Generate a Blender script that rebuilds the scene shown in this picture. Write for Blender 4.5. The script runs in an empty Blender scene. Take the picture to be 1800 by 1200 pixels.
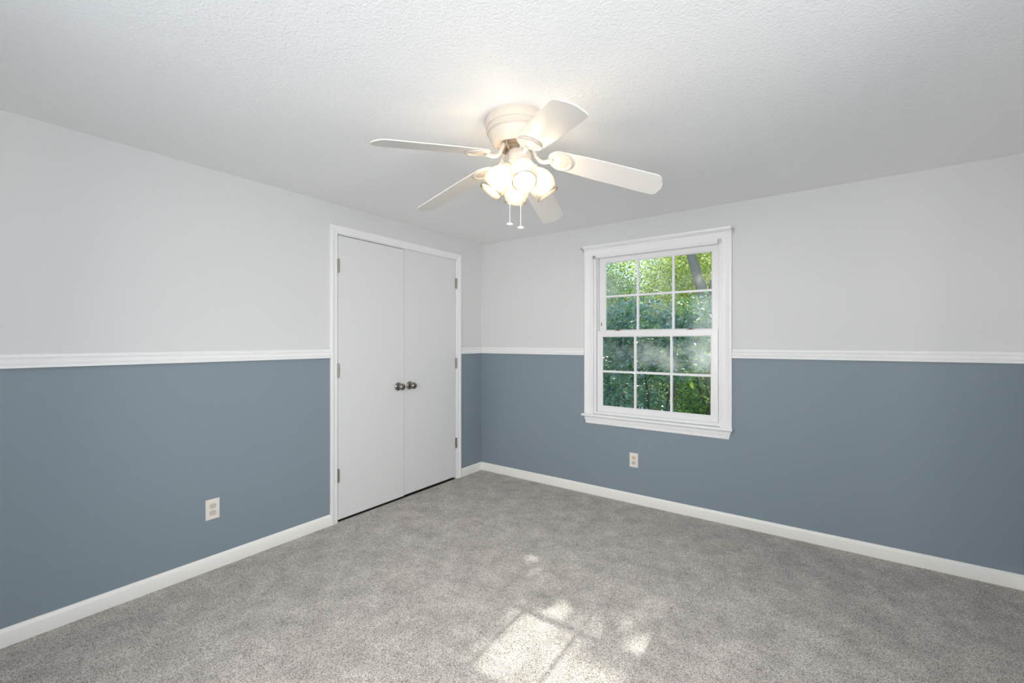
import bpy, bmesh, math, random
import numpy as np
from mathutils import Vector, Matrix

C = bpy.context.scene.collection
S = bpy.context.scene

# ------------------------------------------------------------------ camera
cam_data = bpy.data.cameras.new('camera')
cam_data.sensor_width = 36.0
cam_data.lens = 762.5 / 1800 * 36.0
cam_data.shift_y = 1.0 / 1800
cam_data.clip_start = 0.02
cam_data.clip_end = 200
camera = bpy.data.objects.new('camera', cam_data)
C.objects.link(camera)
camera.location = (2.847, -3.418, 1.3007)
camera.rotation_euler = (math.radians(90), 0, math.radians(35.74))
S.camera = camera

# ------------------------------------------------------------------ light
SUN_TO = Vector((-0.038, 1.0, 0.620)).normalized()      # towards the sun
sun_data = bpy.data.lights.new('sun', 'SUN')
sun_data.energy = 7.5
sun_data.color = (1.0, 0.96, 0.88)
sun_data.angle = math.radians(0.6)
sun = bpy.data.objects.new('sun', sun_data)
C.objects.link(sun)
sun.rotation_euler = SUN_TO.to_track_quat('Z', 'Y').to_euler()

world = bpy.data.worlds.new('sky')
S.world = world
world.use_nodes = True
wt = world.node_tree
wbg = wt.nodes['Background']
wbg.inputs['Color'].default_value = (0.62, 0.80, 1.0, 1)
wbg.inputs['Strength'].default_value = 1.5

# added fill lamps outdoors, shining in through the two unseen windows
def fill_light(name, loc, rot, size, energy):
    d = bpy.data.lights.new(name, 'AREA')
    d.shape = 'RECTANGLE'
    d.size, d.size_y = size
    d.energy = energy
    d.color = (1.0, 0.96, 0.905)
    o = bpy.data.objects.new(name, d)
    C.objects.link(o)
    o.location = loc
    o.rotation_euler = [math.radians(a) for a in rot]
fill_light('fill_light', (2.08, -5.6, 2.65), (73, 0, 0), (5.0, 5.0), 545.0)
fill_light('fill_light_east', (5.6, -2.65, 2.15), (77, 0, 90), (4.0, 5.0), 410.0)

BULB = 62.0                                            # emission of the fan's four bulbs

S.view_settings.view_transform = 'Standard'
S.view_settings.look = 'None'
S.view_settings.gamma = 1.0
S.view_settings.use_curve_mapping = False
S.view_settings.exposure = 0.19
S.cycles.diffuse_bounces = 10
S.cycles.max_bounces = 14
S.cycles.transparent_max_bounces = 16
S.cycles.sample_clamp_indirect = 6.0
S.cycles.use_denoising = True

# ------------------------------------------------------------------ materials
def new_mat(name):
    m = bpy.data.materials.new(name)
    m.use_nodes = True
    nt = m.node_tree
    return m, nt, nt.nodes['Principled BSDF']

def nd(nt, kind, **inp):
    n = nt.nodes.new(kind)
    for k, v in inp.items():
        n.inputs[k.replace('_', ' ')].default_value = v
    return n

def simple(name, col, rough=0.5, metal=0.0, bump=0.0, scale=80.0, vary=0.03, spec=0.5):
    """painted / moulded surface: base colour with a faint noise and a faint grain"""
    m, nt, b = new_mat(name)
    geo = nt.nodes.new('ShaderNodeNewGeometry')
    nz = nd(nt, 'ShaderNodeTexNoise', Scale=scale, Detail=4.0)
    nt.links.new(geo.outputs['Position'], nz.inputs['Vector'])
    mp = nd(nt, 'ShaderNodeMapRange')
    mp.inputs['To Min'].default_value = 1.0 - vary
    mp.inputs['To Max'].default_value = 1.0 + vary
    nt.links.new(nz.outputs['Fac'], mp.inputs['Value'])
    mx = nt.nodes.new('ShaderNodeVectorMath'); mx.operation = 'SCALE'
    mx.inputs[0].default_value = col
    nt.links.new(mp.outputs['Result'], mx.inputs['Scale'])
    nt.links.new(mx.outputs['Vector'], b.inputs['Base Color'])
    b.inputs['Roughness'].default_value = rough
    b.inputs['Metallic'].default_value = metal
    b.inputs['Specular IOR Level'].default_value = spec
    if bump:
        bp = nd(nt, 'ShaderNodeBump', Strength=bump, Distance=0.002)
        nt.links.new(nz.outputs['Fac'], bp.inputs['Height'])
        nt.links.new(bp.outputs['Normal'], b.inputs['Normal'])
    return m

WHITE_WALL = (0.68, 0.682, 0.685)
BLUE_WALL = (0.230, 0.282, 0.323)

def wall_mat():
    m, nt, b = new_mat('two_tone_paint')
    geo = nt.nodes.new('ShaderNodeNewGeometry')
    sx = nt.nodes.new('ShaderNodeSeparateXYZ')
    nt.links.new(geo.outputs['Position'], sx.inputs[0])
    gt = nt.nodes.new('ShaderNodeMath'); gt.operation = 'GREATER_THAN'
    gt.inputs[1].default_value = 1.21
    nt.links.new(sx.outputs['Z'], gt.inputs[0])
    mix = nt.nodes.new('ShaderNodeMix'); mix.data_type = 'RGBA'
    mix.inputs['A'].default_value = (*BLUE_WALL, 1)
    mix.inputs['B'].default_value = (*WHITE_WALL, 1)
    nt.links.new(gt.outputs[0], mix.inputs['Factor'])
    nt.links.new(mix.outputs['Result'], b.inputs['Base Color'])
    nz = nd(nt, 'ShaderNodeTexNoise', Scale=220.0, Detail=3.0)
    nt.links.new(geo.outputs['Position'], nz.inputs['Vector'])
    bp = nd(nt, 'ShaderNodeBump', Strength=0.08, Distance=0.001)
    nt.links.new(nz.outputs['Fac'], bp.inputs['Height'])
    nt.links.new(bp.outputs['Normal'], b.inputs['Normal'])
    b.inputs['Roughness'].default_value = 0.55
    b.inputs['Specular IOR Level'].default_value = 0.35
    return m

def ceiling_mat():
    m, nt, b = new_mat('textured_ceiling_paint')
    geo = nt.nodes.new('ShaderNodeNewGeometry')
    n1 = nd(nt, 'ShaderNodeTexNoise', Scale=85.0, Detail=5.0, Roughness=0.6)
    n2 = nd(nt, 'ShaderNodeTexVoronoi', Scale=120.0)
    for n in (n1, n2):
        nt.links.new(geo.outputs['Position'], n.inputs['Vector'])
    ad = nt.nodes.new('ShaderNodeMath'); ad.operation = 'MULTIPLY_ADD'
    nt.links.new(n2.outputs['Distance'], ad.inputs[0])
    ad.inputs[1].default_value = 0.35
    nt.links.new(n1.outputs['Fac'], ad.inputs[2])
    bp = nd(nt, 'ShaderNodeBump', Strength=0.45, Distance=0.006)
    nt.links.new(ad.outputs[0], bp.inputs['Height'])
    nt.links.new(bp.outputs['Normal'], b.inputs['Normal'])
    b.inputs['Base Color'].default_value = (0.90, 0.90, 0.90, 1)
    b.inputs['Roughness'].default_value = 0.8
    b.inputs['Specular IOR Level'].default_value = 0.2
    return m

def carpet_mat():
    m, nt, b = new_mat('speckled_grey_carpet')
    geo = nt.nodes.new('ShaderNodeNewGeometry')
    fine = nd(nt, 'ShaderNodeTexNoise', Scale=210.0, Detail=3.0, Roughness=0.7)
    tuft = nd(nt, 'ShaderNodeTexVoronoi', Scale=170.0)
    big = nd(nt, 'ShaderNodeTexNoise', Scale=7.0, Detail=8.0, Roughness=0.70)
    for n in (fine, tuft, big):
        nt.links.new(geo.outputs['Position'], n.inputs['Vector'])
    # every tuft has its own yarn shade: mostly light, some mid grey, a few dark flecks
    cell = nd(nt, 'ShaderNodeTexVoronoi', Scale=300.0)
    nt.links.new(geo.outputs['Position'], cell.inputs['Vector'])
    sep = nt.nodes.new('ShaderNodeSeparateColor')
    nt.links.new(cell.outputs['Color'], sep.inputs[0])
    mixf = nt.nodes.new('ShaderNodeMath'); mixf.operation = 'MULTIPLY_ADD'
    nt.links.new(sep.outputs[0], mixf.inputs[0]); mixf.inputs[1].default_value = 0.55
    fs = nt.nodes.new('ShaderNodeMath'); fs.operation = 'MULTIPLY'; fs.inputs[1].default_value = 0.55
    nt.links.new(fine.outputs['Fac'], fs.inputs[0])
    nt.links.new(fs.outputs[0], mixf.inputs[2])
    cr = nt.nodes.new('ShaderNodeValToRGB')
    e = cr.color_ramp.elements
    e[0].position = 0.24; e[0].color = (0.075, 0.065, 0.057, 1)
    e[1].position = 0.82; e[1].color = (0.47, 0.442, 0.412, 1)
    x = e.new(0.35); x.color = (0.195, 0.177, 0.160, 1)
    x = e.new(0.46); x.color = (0.292, 0.270, 0.248, 1)
    x = e.new(0.62); x.color = (0.355, 0.332, 0.308, 1)
    nt.links.new(mixf.outputs[0], cr.inputs['Fac'])
    # pile lying in different directions: large soft patches
    mp = nd(nt, 'ShaderNodeMapRange')
    mp.inputs['From Min'].default_value = 0.3; mp.inputs['From Max'].default_value = 0.7
    mp.inputs['To Min'].default_value = 1.18; mp.inputs['To Max'].default_value = 2.02
    nt.links.new(big.outputs['Fac'], mp.inputs['Value'])
    sc = nt.nodes.new('ShaderNodeVectorMath'); sc.operation = 'SCALE'
    nt.links.new(cr.outputs['Color'], sc.inputs[0])
    nt.links.new(mp.outputs['Result'], sc.inputs['Scale'])
    nt.links.new(sc.outputs['Vector'], b.inputs['Base Color'])
    ad = nt.nodes.new('ShaderNodeMath'); ad.operation = 'SUBTRACT'
    nt.links.new(fine.outputs['Fac'], ad.inputs[0])
    nt.links.new(tuft.outputs['Distance'], ad.inputs[1])
    bp = nd(nt, 'ShaderNodeBump', Strength=0.8, Distance=0.006)
    nt.links.new(ad.outputs[0], bp.inputs['Height'])
    nt.links.new(bp.outputs['Normal'], b.inputs['Normal'])
    b.inputs['Roughness'].default_value = 0.95
    b.inputs['Specular IOR Level'].default_value = 0.05
    b.inputs['Sheen Weight'].default_value = 0.15
    return m

def glass_mat():
    """window glass with hazy, dusty patches that catch the sun"""
    m, nt, b = new_mat('dusty_window_glass')
    nt.nodes.remove(b)
    out = nt.nodes['Material Output']
    geo = nt.nodes.new('ShaderNodeNewGeometry')
    n1 = nd(nt, 'ShaderNodeTexNoise', Scale=3.1, Detail=4.0, Roughness=0.6)
    mpv = nd(nt, 'ShaderNodeMapping')
    mpv.inputs['Location'].default_value = GLASS_OFFSET
    nt.links.new(geo.outputs['Position'], mpv.inputs['Vector'])
    nt.links.new(mpv.outputs['Vector'], n1.inputs['Vector'])
    n2 = nd(nt, 'ShaderNodeTexNoise', Scale=60.0, Detail=4.0, Roughness=0.7)
    nt.links.new(geo.outputs['Position'], n2.inputs['Vector'])
    mr = nd(nt, 'ShaderNodeMapRange')
    mr.inputs['From Min'].default_value = 0.47; mr.inputs['From Max'].default_value = 0.74
    mr.inputs['To Min'].default_value = 0.0; mr.inputs['To Max'].default_value = 0.30
    nt.links.new(n1.outputs['Fac'], mr.inputs['Value'])
    mu = nt.nodes.new('ShaderNodeMath'); mu.operation = 'MULTIPLY'
    nt.links.new(mr.outputs['Result'], mu.inputs[0])
    nt.links.new(n2.outputs['Fac'], mu.inputs[1])
    sxz = nt.nodes.new('ShaderNodeSeparateXYZ')
    nt.links.new(geo.outputs['Position'], sxz.inputs[0])
    lowz = nd(nt, 'ShaderNodeMapRange')            # weaker haze over the lowest panes
    lowz.inputs['From Min'].default_value = 1.00; lowz.inputs['From Max'].default_value = 1.16
    lowz.inputs['To Min'].default_value = 0.15; lowz.inputs['To Max'].default_value = 1.15
    nt.links.new(sxz.outputs['Z'], lowz.inputs['Value'])
    mu0 = mu
    mu = nt.nodes.new('ShaderNodeMath'); mu.operation = 'MULTIPLY'
    nt.links.new(mu0.outputs[0], mu.inputs[0]); nt.links.new(lowz.outputs['Result'], mu.inputs[1])
    tr = nd(nt, 'ShaderNodeBsdfTransparent', Color=(0.97, 0.99, 0.98, 1))
    tl = nd(nt, 'ShaderNodeBsdfTranslucent', Color=(0.85, 0.9, 0.92, 1))
    df = nd(nt, 'ShaderNodeBsdfDiffuse', Color=(0.8, 0.85, 0.88, 1))
    md = nd(nt, 'ShaderNodeMixShader'); md.inputs[0].default_value = 0.5
    nt.links.new(tl.outputs[0], md.inputs[1]); nt.links.new(df.outputs[0], md.inputs[2])
    m1 = nt.nodes.new('ShaderNodeMixShader')
    nt.links.new(mu.outputs[0], m1.inputs[0])
    nt.links.new(tr.outputs[0], m1.inputs[1]); nt.links.new(md.outputs[0], m1.inputs[2])
    gl = nd(nt, 'ShaderNodeBsdfGlossy', Roughness=0.09)
    fr = nd(nt, 'ShaderNodeFresnel', IOR=1.30)
    m2 = nt.nodes.new('ShaderNodeMixShader')
    nt.links.new(fr.outputs[0], m2.inputs[0])
    nt.links.new(m1.outputs[0], m2.inputs[1]); nt.links.new(gl.outputs[0], m2.inputs[2])
    nt.links.new(m2.outputs[0], out.inputs['Surface'])
    return m
GLASS_OFFSET = (0.0, 0.0, 0.0)

def shade_mat():
    m, nt, b = new_mat('frosted_shade_glass')
    nt.nodes.remove(b)
    out = nt.nodes['Material Output']
    geo = nt.nodes.new('ShaderNodeNewGeometry')
    nz = nd(nt, 'ShaderNodeTexNoise', Scale=40.0, Detail=2.0)
    nt.links.new(geo.outputs['Position'], nz.inputs['Vector'])
    cr = nt.nodes.new('ShaderNodeValToRGB')
    cr.color_ramp.elements[0].color = (0.78, 0.71, 0.58, 1)
    cr.color_ramp.elements[1].color = (0.84, 0.78, 0.66, 1)
    nt.links.new(nz.outputs['Fac'], cr.inputs['Fac'])
    tl = nd(nt, 'ShaderNodeBsdfTranslucent')
    df = nd(nt, 'ShaderNodeBsdfDiffuse')
    nt.links.new(cr.outputs['Color'], tl.inputs['Color'])
    nt.links.new(cr.outputs['Color'], df.inputs['Color'])
    tr = nd(nt, 'ShaderNodeBsdfTransparent', Color=(1.0, 0.97, 0.91, 1))
    a = nd(nt, 'ShaderNodeMixShader'); a.inputs[0].default_value = 0.45
    nt.links.new(tl.outputs[0], a.inputs[1]); nt.links.new(df.outputs[0], a.inputs[2])
    c = nd(nt, 'ShaderNodeMixShader'); c.inputs[0].default_value = 0.58
    nt.links.new(a.outputs[0], c.inputs[1]); nt.links.new(tr.outputs[0], c.inputs[2])
    gl = nd(nt, 'ShaderNodeBsdfGlossy', Roughness=0.15)
    fr = nd(nt, 'ShaderNodeFresnel', IOR=1.4)
    d = nt.nodes.new('ShaderNodeMixShader')
    nt.links.new(fr.outputs[0], d.inputs[0])
    nt.links.new(c.outputs[0], d.inputs[1]); nt.links.new(gl.outputs[0], d.inputs[2])
    nt.links.new(d.outputs[0], out.inputs['Surface'])
    return m

def bulb_mat():
    m, nt, b = new_mat('lit_bulb')
    b.inputs['Base Color'].default_value = (1, 0.95, 0.85, 1)
    b.inputs['Emission Color'].default_value = (1.0, 0.89, 0.74, 1)
    b.inputs['Emission Strength'].default_value = BULB
    return m

def leaf_mat(name, cols, trans=0.45, gloss=0.25, rough=0.35):
    m, nt, b = new_mat(name)
    out = nt.nodes['Material Output']
    geo = nt.nodes.new('ShaderNodeNewGeometry')
    cr = nt.nodes.new('ShaderNodeValToRGB')
    e = cr.color_ramp.elements
    e[0].position = 0.0; e[0].color = (*cols[0], 1)
    e[1].position = 1.0; e[1].color = (*cols[-1], 1)
    for i, c in enumerate(cols[1:-1]):
        x = e.new((i + 1) / (len(cols) - 1)); x.color = (*c, 1)
    nt.links.new(geo.outputs['Random Per Island'], cr.inputs['Fac'])
    nt.links.new(cr.outputs['Color'], b.inputs['Base Color'])
    b.inputs['Roughness'].default_value = rough
    b.inputs['Specular IOR Level'].default_value = gloss
    tl = nt.nodes.new('ShaderNodeBsdfTranslucent')
    g = nt.nodes.new('ShaderNodeMix'); g.data_type = 'RGBA'; g.blend_type = 'MULTIPLY'
    g.inputs['Factor'].default_value = 1.0
    nt.links.new(cr.outputs['Color'], g.inputs['A'])
    g.inputs['B'].default_value = (1.9, 1.8, 0.7, 1)
    nt.links.new(g.outputs['Result'], tl.inputs['Color'])
    mx = nd(nt, 'ShaderNodeMixShader'); mx.inputs[0].default_value = trans
    nt.links.new(b.outputs[0], mx.inputs[1]); nt.links.new(tl.outputs[0], mx.inputs[2])
    nt.links.new(mx.outputs[0], out.inputs['Surface'])
    return m

M = dict(
    wall=wall_mat(), ceiling=ceiling_mat(), carpet=carpet_mat(),
    trim=simple('white_trim_paint', (0.84, 0.84, 0.84), 0.35, bump=0.03, scale=150),
    base=simple('cream_baseboard_paint', (0.88, 0.865, 0.83), 0.4, bump=0.03, scale=150),
    door=simple('white_door_paint', (0.715, 0.717, 0.72), 0.42, bump=0.04, scale=300),
    vinyl=simple('white_window_vinyl', (0.82, 0.815, 0.825), 0.3, vary=0.01),
    glass=glass_mat(),
    fan=simple('ivory_fan_enamel', (0.64, 0.57, 0.50), 0.35, vary=0.01),
    fan_dark=simple('tan_motor_metal', (0.36, 0.29, 0.22), 0.4, metal=0.4),
    blade=simple('white_fan_blade', (0.76, 0.73, 0.695), 0.38, vary=0.01),
    shade=shade_mat(), bulb=bulb_mat(),
    bead=simple('white_bead_chain', (0.82, 0.80, 0.77), 0.3, vary=0.01),
    nickel=simple('dark_satin_nickel', (0.30, 0.275, 0.25), 0.24, metal=1.0, vary=0.05),
    hinge=simple('antique_nickel_hinge', (0.33, 0.30, 0.26), 0.38, metal=0.9, vary=0.12, scale=200),
    ivory=simple('ivory_outlet_plastic', (0.80, 0.755, 0.69), 0.35, vary=0.01),
    cap=simple('grey_plug_cap', (0.56, 0.52, 0.455), 0.45, vary=0.02),
    almond=simple('almond_receptacle', (0.72, 0.58, 0.40), 0.4, vary=0.02),
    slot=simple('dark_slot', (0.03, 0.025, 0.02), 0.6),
    steel=simple('galvanised_bracket', (0.52, 0.52, 0.53), 0.35, metal=0.7, vary=0.08),
    latch=simple('brown_sash_latch', (0.22, 0.10, 0.07), 0.4, vary=0.05),
    dark=simple('closet_shade_dark', (0.10, 0.10, 0.10), 0.8),  # closet shade is put into this dark colour
    bark=simple('grey_bark', (0.10, 0.085, 0.07), 0.9, bump=0.8, scale=35, vary=0.4),
    trunk=simple('pale_trunk_bark', (0.17, 0.17, 0.16), 0.9, bump=0.8, scale=25, vary=0.35),
    soil=simple('leaf_litter_soil', (0.045, 0.06, 0.025), 0.95, bump=0.6, scale=20, vary=0.5),
    leaf_blue=leaf_mat('sky_tinted_leaf', [(0.05, 0.13, 0.11), (0.11, 0.24, 0.22), (0.17, 0.30, 0.31), (0.13, 0.28, 0.13), (0.29, 0.42, 0.46)], 0.30, 0.7, 0.30),  # the sky's bluish reflection is put into these leaf colours
    leaf_mid=leaf_mat('mid_green_leaf', [(0.04, 0.11, 0.04), (0.09, 0.20, 0.07), (0.15, 0.28, 0.10), (0.30, 0.42, 0.14)], 0.45, 0.4, 0.4),
    leaf_sun=leaf_mat('sunlit_yellow_leaf', [(0.10, 0.19, 0.07), (0.22, 0.32, 0.12), (0.40, 0.46, 0.18), (0.58, 0.59, 0.32)], 0.5, 0.35, 0.4),  # pale end of the ramp carries sunlight put into the leaf colour
    leaf_grey=leaf_mat('grey_green_leaf', [(0.09, 0.15, 0.10), (0.15, 0.22, 0.15), (0.22, 0.29, 0.20), (0.28, 0.33, 0.20)], 0.45, 0.4, 0.4),
    blossom=leaf_mat('pink_seed_cluster', [(0.35, 0.16, 0.12), (0.45, 0.24, 0.18)], 0.4, 0.2, 0.5),
)

# ------------------------------------------------------------------ mesh helpers
WORLD_LOC = {}

class MB:
    """collects shapes in world coordinates and links them as ONE mesh object"""
    def __init__(self): self.v = []; self.f = []; self.mi = []
    def add(self, vs, fs):
        o = len(self.v)
        self.v += [tuple(p) for p in vs]
        self.f += [tuple(i + o for i in f) for f in fs]
    def box(self, x0, x1, y0, y1, z0, z1):
        self.add([(x0,y0,z0),(x1,y0,z0),(x1,y1,z0),(x0,y1,z0),(x0,y0,z1),(x1,y0,z1),(x1,y1,z1),(x0,y1,z1)],
                 [(0,3,2,1),(4,5,6,7),(0,1,5,4),(1,2,6,5),(2,3,7,6),(3,0,4,7)])
    def sweep(self, rings, caps=True, closed=True):
        """rings: list of equal-length point loops"""
        n = len(rings[0]); vs = [p for r in rings for p in r]; fs = []
        for i in range(len(rings) - 1):
            for j in range(n if closed else n - 1):
                k = (j + 1) % n
                fs.append((i*n+j, i*n+k, (i+1)*n+k, (i+1)*n+j))
        if caps:
            fs.append(tuple(range(n))[::-1]); fs.append(tuple((len(rings)-1)*n + j for j in range(n)))
        self.add(vs, fs)
    def lathe(self, c, axis, prof, n=32, cap0=True, cap1=True):
        """prof: (radius, distance along axis)"""
        a = Vector(axis).normalized(); c = Vector(c)
        t = a.orthogonal().normalized(); b = a.cross(t)
        rings = []
        for r, d in prof:
            r = max(r, 1e-5)
            rings.append([c + a*d + t*(r*math.cos(2*math.pi*k/n)) + b*(r*math.sin(2*math.pi*k/n)) for k in range(n)])
        vs = [p for q in rings for p in q]; fs = []
        for i in range(len(rings) - 1):
            for j in range(n):
                k = (j + 1) % n
                fs.append((i*n+j, i*n+k, (i+1)*n+k, (i+1)*n+j))
        if cap0: fs.append(tuple(range(n))[::-1])
        if cap1: fs.append(tuple((len(rings)-1)*n + j for j in range(n)))
        self.add(vs, fs)
    def tube(self, pts, rads, n=10):
        pts = [Vector(p) for p in pts]
        if not hasattr(rads, '__len__'): rads = [rads]*len(pts)
        rings = []; up = None
        for i, p in enumerate(pts):
            d = (pts[min(i+1, len(pts)-1)] - pts[max(i-1, 0)]).normalized()
            t = d.orthogonal().normalized() if up is None else (up - d*up.dot(d)).normalized()
            up = t; b = d.cross(t)
            rings.append([p + t*(rads[i]*math.cos(2*math.pi*k/n)) + b*(rads[i]*math.sin(2*math.pi*k/n)) for k in range(n)])
        self.sweep(rings)
    def ball(self, c, r, n=12, m=8, sq=(1,1,1)):
        c = Vector(c); rings = []
        for i in range(1, m):
            a = math.pi*i/m
            rings.append([c + Vector((r*sq[0]*math.sin(a)*math.cos(2*math.pi*k/n), r*sq[1]*math.sin(a)*math.sin(2*math.pi*k/n), r*sq[2]*math.cos(a))) for k in range(n)])
        self.sweep(rings)
    def build(self, name, mat, parent=None, origin=None, bevel=0.0, smooth=None):
        pv = WORLD_LOC.get(parent.name, Vector((0,0,0))) if parent else Vector((0,0,0))
        if origin is None:
            if parent: origin = pv
            else:
                a = np.array(self.v); lo, hi = a.min(0), a.max(0)
                origin = ((lo[0]+hi[0])/2, (lo[1]+hi[1])/2, lo[2])
        origin = Vector(origin)
        me = bpy.data.meshes.new(name)
        me.from_pydata([tuple(Vector(p) - origin) for p in self.v], [], self.f)
        bm = bmesh.new(); bm.from_mesh(me)
        bmesh.ops.recalc_face_normals(bm, faces=bm.faces)
        bm.to_mesh(me); bm.free()
        me.materials.append(mat)
        o = bpy.data.objects.new(name, me); C.objects.link(o)
        o.location = origin - pv
        if parent: o.parent = parent
        WORLD_LOC[o.name] = origin
        if bevel:
            md = o.modifiers.new('bevel', 'BEVEL'); md.width = bevel; md.segments = 2
            md.limit_method = 'ANGLE'; md.angle_limit = math.radians(40)
        if smooth:
            for p in me.polygons: p.use_smooth = True
            me.set_sharp_from_angle(angle=math.radians(smooth))
        return o

def tag(o, label, cat, group=None, kind=None):
    o['label'] = label; o['category'] = cat
    if group: o['group'] = group
    if kind: o['kind'] = kind
    return o

def empty(name, loc):
    o = bpy.data.objects.new(name, None); C.objects.link(o)
    o.location = loc; o.empty_display_size = 0.05
    WORLD_LOC[o.name] = Vector(loc)
    return o

def extrude_profile(mb, prof, a, b, fn):
    """prof points -> fn(p, s) world point, swept from s=a to s=b"""
    mb.sweep([[fn(p, a) for p in prof], [fn(p, b) for p in prof]])

XR, YB, H = 3.715, -3.72, 2.29        # right wall, wall behind the camera, ceiling

# ------------------------------------------------------------------ room shell
mb = MB(); mb.box(-0.14, XR+0.14, YB-0.14, 0.14, -0.12, 0.0)
tag(mb.build('floor', M['carpet']), 'speckled grey wall-to-wall carpet', 'floor', kind='structure')
mb = MB(); mb.box(-0.14, XR+0.14, YB-0.14, 0.14, H, H+0.12)
tag(mb.build('ceiling', M['ceiling']), 'white textured ceiling above the fan', 'ceiling', kind='structure')

DY0, DY1, DZ = -1.617, -0.372, 2.081     # closet opening in the left wall
mb = MB()
mb.box(-0.14, 0, YB, DY0, 0, H); mb.box(-0.14, 0, DY1, 0.14, 0, H); mb.box(-0.14, 0, DY0, DY1, DZ, H)
tag(mb.build('wall_left', M['wall']), 'white over blue wall with the closet doors', 'wall', kind='structure')

WX0, WX1, WZ0, WZ1 = 1.245, 2.252, 0.69, 2.046
mb = MB()
mb.box(0, WX0, 0, 0.14, 0, H); mb.box(WX1, XR, 0, 0.14, 0, H)
mb.box(WX0, WX1, 0, 0.14, 0, WZ0); mb.box(WX0, WX1, 0, 0.14, WZ1, H)
tag(mb.build('wall_back', M['wall']), 'white over blue wall with the garden window', 'wall', kind='structure')

EY0, EY1, EZ0, EZ1 = -3.30, -2.00, 0.78, 2.05
mb = MB()
mb.box(XR, XR+0.14, YB, EY0, 0, H); mb.box(XR, XR+0.14, EY1, 0.14, 0, H)
mb.box(XR, XR+0.14, EY0, EY1, 0, EZ0); mb.box(XR, XR+0.14, EY0, EY1, EZ1, H)
tag(mb.build('wall_right', M['wall']), 'white over blue wall beyond the frame edge', 'wall', kind='structure')
RX0, RX1, RZ0, RZ1 = 1.12, 3.04, 0.78, 2.05
mb = MB()
mb.box(-0.14, RX0, YB-0.14, YB, 0, H); mb.box(RX1, XR+0.14, YB-0.14, YB, 0, H)
mb.box(RX0, RX1, YB-0.14, YB, 0, RZ0); mb.box(RX0, RX1, YB-0.14, YB, RZ1, H)
tag(mb.build('wall_front', M['wall']), 'white over blue wall behind the camera', 'wall', kind='structure')

# closet behind the doors
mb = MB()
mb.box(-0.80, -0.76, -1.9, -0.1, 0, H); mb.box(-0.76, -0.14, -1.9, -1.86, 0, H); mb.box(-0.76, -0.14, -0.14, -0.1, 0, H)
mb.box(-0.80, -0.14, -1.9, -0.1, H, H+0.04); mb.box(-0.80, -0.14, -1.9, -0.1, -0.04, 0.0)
tag(mb.build('wall_closet', M['dark']), 'closet interior coloured dark for the shade behind the doors', 'closet', kind='structure')

# ------------------------------------------------------------------ baseboards and chair rails
BASE = [(0,0),(0.012,0),(0.013,0.004),(0.013,0.060),(0.0115,0.066),(0.006,0.0765),(0.004,0.0785),(0,0.0785)]
RAIL = [(0,1.187),(0.017,1.187),(0.0185,1.189),(0.0185,1.196),(0.0165,1.1985),(0.0155,1.200),(0.0175,1.2035),(0.0180,1.209),(0.0155,1.214),
        (0.0120,1.219),(0.0110,1.224),(0.0125,1.229),(0.0145,1.231),(0.0150,1.234),(0.0120,1.2355),(0.0105,1.238),(0.0105,1.244),(0.008,1.248),(0,1.2485)]
def on_left(p, s): return (p[0], s, p[1])
def on_back(p, s): return (s, -p[0], p[1])
def on_right(p, s): return (XR - p[0], s, p[1])
def on_front(p, s): return (s, YB + p[0], p[1])
for nm, runs, fn, lab in (
        ('baseboard_left', [(YB, -1.672), (-0.310, 0.0)], on_left, 'cream baseboard under the blue wall with the closet'),
        ('baseboard_back', [(0.013, XR)], on_back, 'cream baseboard running under the window wall'),
        ('baseboard_right', [(YB, -0.013)], on_right, 'cream baseboard along the wall beyond the frame'),
        ('baseboard_front', [(0.013, XR-0.013)], on_front, 'cream baseboard along the wall behind the camera')):
    mb = MB()
    for a, b in runs: extrude_profile(mb, BASE, a, b, fn)
    tag(mb.build(nm, M['base'], smooth=25), lab, 'baseboard', kind='structure')
for nm, runs, fn, lab in (
        ('trim_1', [(YB, -1.674)], on_left, 'long white chair rail left of the closet doors'),
        ('trim_2', [(-0.308, 0.0)], on_left, 'short white chair rail between closet and corner'),
        ('trim_3', [(0.019, 1.163)], on_back, 'white chair rail between corner and window'),
        ('trim_4', [(2.317, XR)], on_back, 'white chair rail on the wall right of the window'),
        ('trim_5', [(YB, EY0-0.085), (EY1+0.085, -0.02)], on_right, 'white chair rail on the wall beyond the frame'),
        ('trim_6', [(0.02, RX0-0.07)], on_front, 'white chair rail on the wall behind the camera')):
    mb = MB()
    for a, b in runs: extrude_profile(mb, RAIL, a, b, fn)
    tag(mb.build(nm, M['trim'], smooth=25), lab, 'chair rail', kind='structure')

# ------------------------------------------------------------------ closet casing (mitred), jamb and doors
CAS = [(0,0),(0,0.006),(0.004,0.009),(0.016,0.0105),(0.022,0.0095),(0.025,0.0115),(0.040,0.0165),(0.050,0.017),(0.054,0.0145),(0.055,0.011),(0.055,0)]  # (across, out)
def mitred(mb, prof, y0, y1, z0, z1, fn):
    """three-sided casing round an opening y0..y1, up to z1; prof across = outward"""
    rings = []
    for (py, pz, sy, sz) in ((y0, z0, -1, 0), (y0, z1, -1, 1), (y1, z1, 1, 1), (y1, z0, 1, 0)):
        rings.append([fn(py + sy*a, pz + sz*a, o) for a, o in prof])
    mb.sweep(rings)
mb = MB()
mitred(mb, CAS, -1.619, -0.370, 0.0, 2.084, lambda y, z, o: (o, y, z))
tag(mb.build('trim_7', M['trim'], smooth=25), 'white moulded casing around the closet doors', 'door casing', kind='structure')
mb = MB()
mb.box(-0.138, 0.0, DY0-0.0, DY0+0.004, 0, DZ); mb.box(-0.138, 0.0, DY1-0.004, DY1, 0, DZ); mb.box(-0.138, 0.0, DY0, DY1, DZ-0.003, DZ)
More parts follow.
